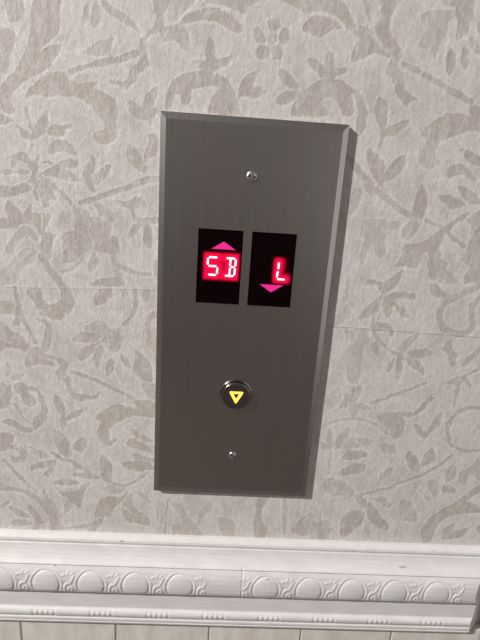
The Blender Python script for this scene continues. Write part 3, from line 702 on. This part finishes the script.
# call button
bx_, bz_ = -.6*mm, -55.2*mm
bm = bmesh.new()
lathe(bm, [(12.9*mm,YF+.0001),(12.9*mm,YF-.0005),(12.5*mm,YF-.0010),(11.7*mm,YF-.0012),(11.5*mm,YF-.0006),(11.4*mm,YF-.0001)], bx_, bz_, 72)
collar = obj('button_collar', bm, M_chrome, panel, True)
bm = bmesh.new()
lathe(bm, [(11.3*mm,YF+.0001),(11.3*mm,YF-.0036),(11.15*mm,YF-.0042),(10.8*mm,YF-.0044),(10.4*mm,YF-.0042),(8*mm,YF-.0043),(4*mm,YF-.0045),(0,YF-.0046)], bx_, bz_, 72)
for f in bm.faces:
    if min(math.hypot(v.co.x-bx_, v.co.z-bz_) for v in f.verts) >= 10.3*mm: f.material_index = 1
btn = obj('call_button', bm, [M_face, M_chrome], panel, True); btn['label'] = 'round push button with a lit yellow down arrow'
bm = bmesh.new()                                   # hollow, round-cornered triangle pointing down
def rtri(c, R, rad, n=6):
    pts = []; P3 = [(-R*.90, R*.55), (0, -R*1.08), (R*.90, R*.55)]
    for i in range(3):
        p = Vector(P3[i]); a = (Vector(P3[i-1])-p).normalized(); b = (Vector(P3[(i+1)%3])-p).normalized()
        for t in range(n+1):
            t /= n; q = p*1.0+a*rad*(1-t)**2+b*rad*t**2
            pts.append((c[0]+q.x*mm, c[1]+q.y*mm))
    return pts
oc, ic = rtri((bx_, bz_+.9*mm), 6.6, 1.9), rtri((bx_, bz_+1.25*mm), 2.5, .6)
y0, y1 = YF-.0049, YF-.0040
vo = [bm.verts.new((x, y0, z)) for x, z in oc]; vi = [bm.verts.new((x, y0, z)) for x, z in ic]
wo = [bm.verts.new((x, y1, z)) for x, z in oc]; wi = [bm.verts.new((x, y1, z)) for x, z in ic]
n = len(vo)
for i in range(n):
    j = (i+1) % n
    bm.faces.new((vo[i], vo[j], vi[j], vi[i])); bm.faces.new((vo[i], wo[i], wo[j], vo[j])); bm.faces.new((vi[i], vi[j], wi[j], wi[i]))
obj('arrow_light', bm, M_yel, btn)['label'] = 'lit yellow outline of a down arrow'

# tamper-proof screws with two drive holes
def screw(cx, cz, R, ang):
    bm = bmesh.new()
    lathe(bm, [(R,YF+.0001),(R,YF-.0004),(R*.93,YF-.0009),(R*.7,YF-.0013),(R*.35,YF-.0015),(0,YF-.00155)], cx, cz, 40)
    o = obj('screw', bm, M_screw, panel, True)
    for s_ in (-1, 1):
        hx, hz = cx+s_*R*.49*math.cos(ang), cz+s_*R*.49*math.sin(ang)
        bm = bmesh.new(); lathe(bm, [(R*.24,YF-.0008),(R*.24,YF-.00152),(R*.19,YF-.00158),(0,YF-.00158)], hx, hz, 20)
        obj('drive_hole', bm, M_hole, o)
    return o
screw(0, 108.7*mm, 3.9*mm, math.radians(-12)); screw(0, -109.2*mm, 3.3*mm, math.radians(-33))

# ------------------------------------------------------------------ camera
Q = [-0.2784, -0.0451, 0.0679, -0.0167, -0.3392, 0.1023]
cp, sp_, cy, sy, cr, sr = (f(v) for v in Q[:3] for f in (math.cos, math.sin))
base = Matrix(((1,0,0),(0,0,-1),(0,1,0)))
Rz = Matrix(((cy,-sy,0),(sy,cy,0),(0,0,1))); Rx = Matrix(((1,0,0),(0,cp,-sp_),(0,sp_,cp)))
Mr = Matrix(((cr,-sr,0),(sr,cr,0),(0,0,1))) @ base @ (Rz @ Rx).transposed()
cam = bpy.data.cameras.new('camera'); co = bpy.data.objects.new('camera', cam); C.objects.link(co)
rt, dn, fw = Mr[0], Mr[1], Mr[2]
co.matrix_world = Matrix(((rt[0], -dn[0], -fw[0], Q[3]), (rt[1], -dn[1], -fw[1], Q[4]), (rt[2], -dn[2], -fw[2], Q[5]), (0,0,0,1)))
cam.sensor_fit = 'VERTICAL'; cam.sensor_height = 36; cam.lens = 470/640*36; cam.clip_start = .01
bpy.context.scene.camera = co

# ------------------------------------------------------------------ light
def area(name, loc, target, size, power, colr=(1,1,1)):
    l = bpy.data.lights.new(name, 'AREA'); l.shape = 'DISK'; l.size = size; l.energy = power; l.color = colr
    o = bpy.data.objects.new(name, l); C.objects.link(o); o.location = loc
    o.rotation_euler = (Vector(target)-Vector(loc)).to_track_quat('-Z', 'Y').to_euler(); return o
d = Vector((-1.7, -1.0, 1.25)).normalized()
area('ceiling_spotlight', d*3.2, (0,0,0), .12, 158, (1,.978,.948))
area('right_fill_light', (1.9,-2.1,.15), (0,0,-.1), 2.4, 10, (1,.95,.94))  # added fill lamp, brightens the plate's right bevel
w = bpy.data.worlds.new('corridor'); bpy.context.scene.world = w; w.use_nodes = True
nd, lk = w.node_tree.nodes, w.node_tree.links; bg = nd['Background']
tc = nd.new('ShaderNodeTexCoord'); sx = nd.new('ShaderNodeSeparateXYZ'); lk.new(tc.outputs['Generated'], sx.inputs[0])
cr_ = nd.new('ShaderNodeValToRGB'); lk.new(ramp(nd, lk, sx.outputs[2], -1, 1), cr_.inputs[0])
e = cr_.color_ramp.elements; e[0].position = .0; e[0].color = (.33,.32,.30,1); e[1].position = .9; e[1].color = (.29,.275,.27,1)
for p_, c_ in ((.22, (.33,.32,.30,1)), (.385, (.15,.12,.115,1)), (.52, (.33,.325,.32,1))):  # dark band added to the surroundings so the plate's middle reflects darker
    q_ = e.new(p_); q_.color = c_
lk.new(cr_.outputs[0], bg.inputs[0]); bg.inputs[1].default_value = .55
vs = bpy.context.scene.view_settings
bpy.context.scene.display_settings.display_device = 'sRGB'
vs.view_transform = 'Standard'; vs.look = 'None'; vs.exposure = .07; vs.gamma = 1; vs.use_curve_mapping = False
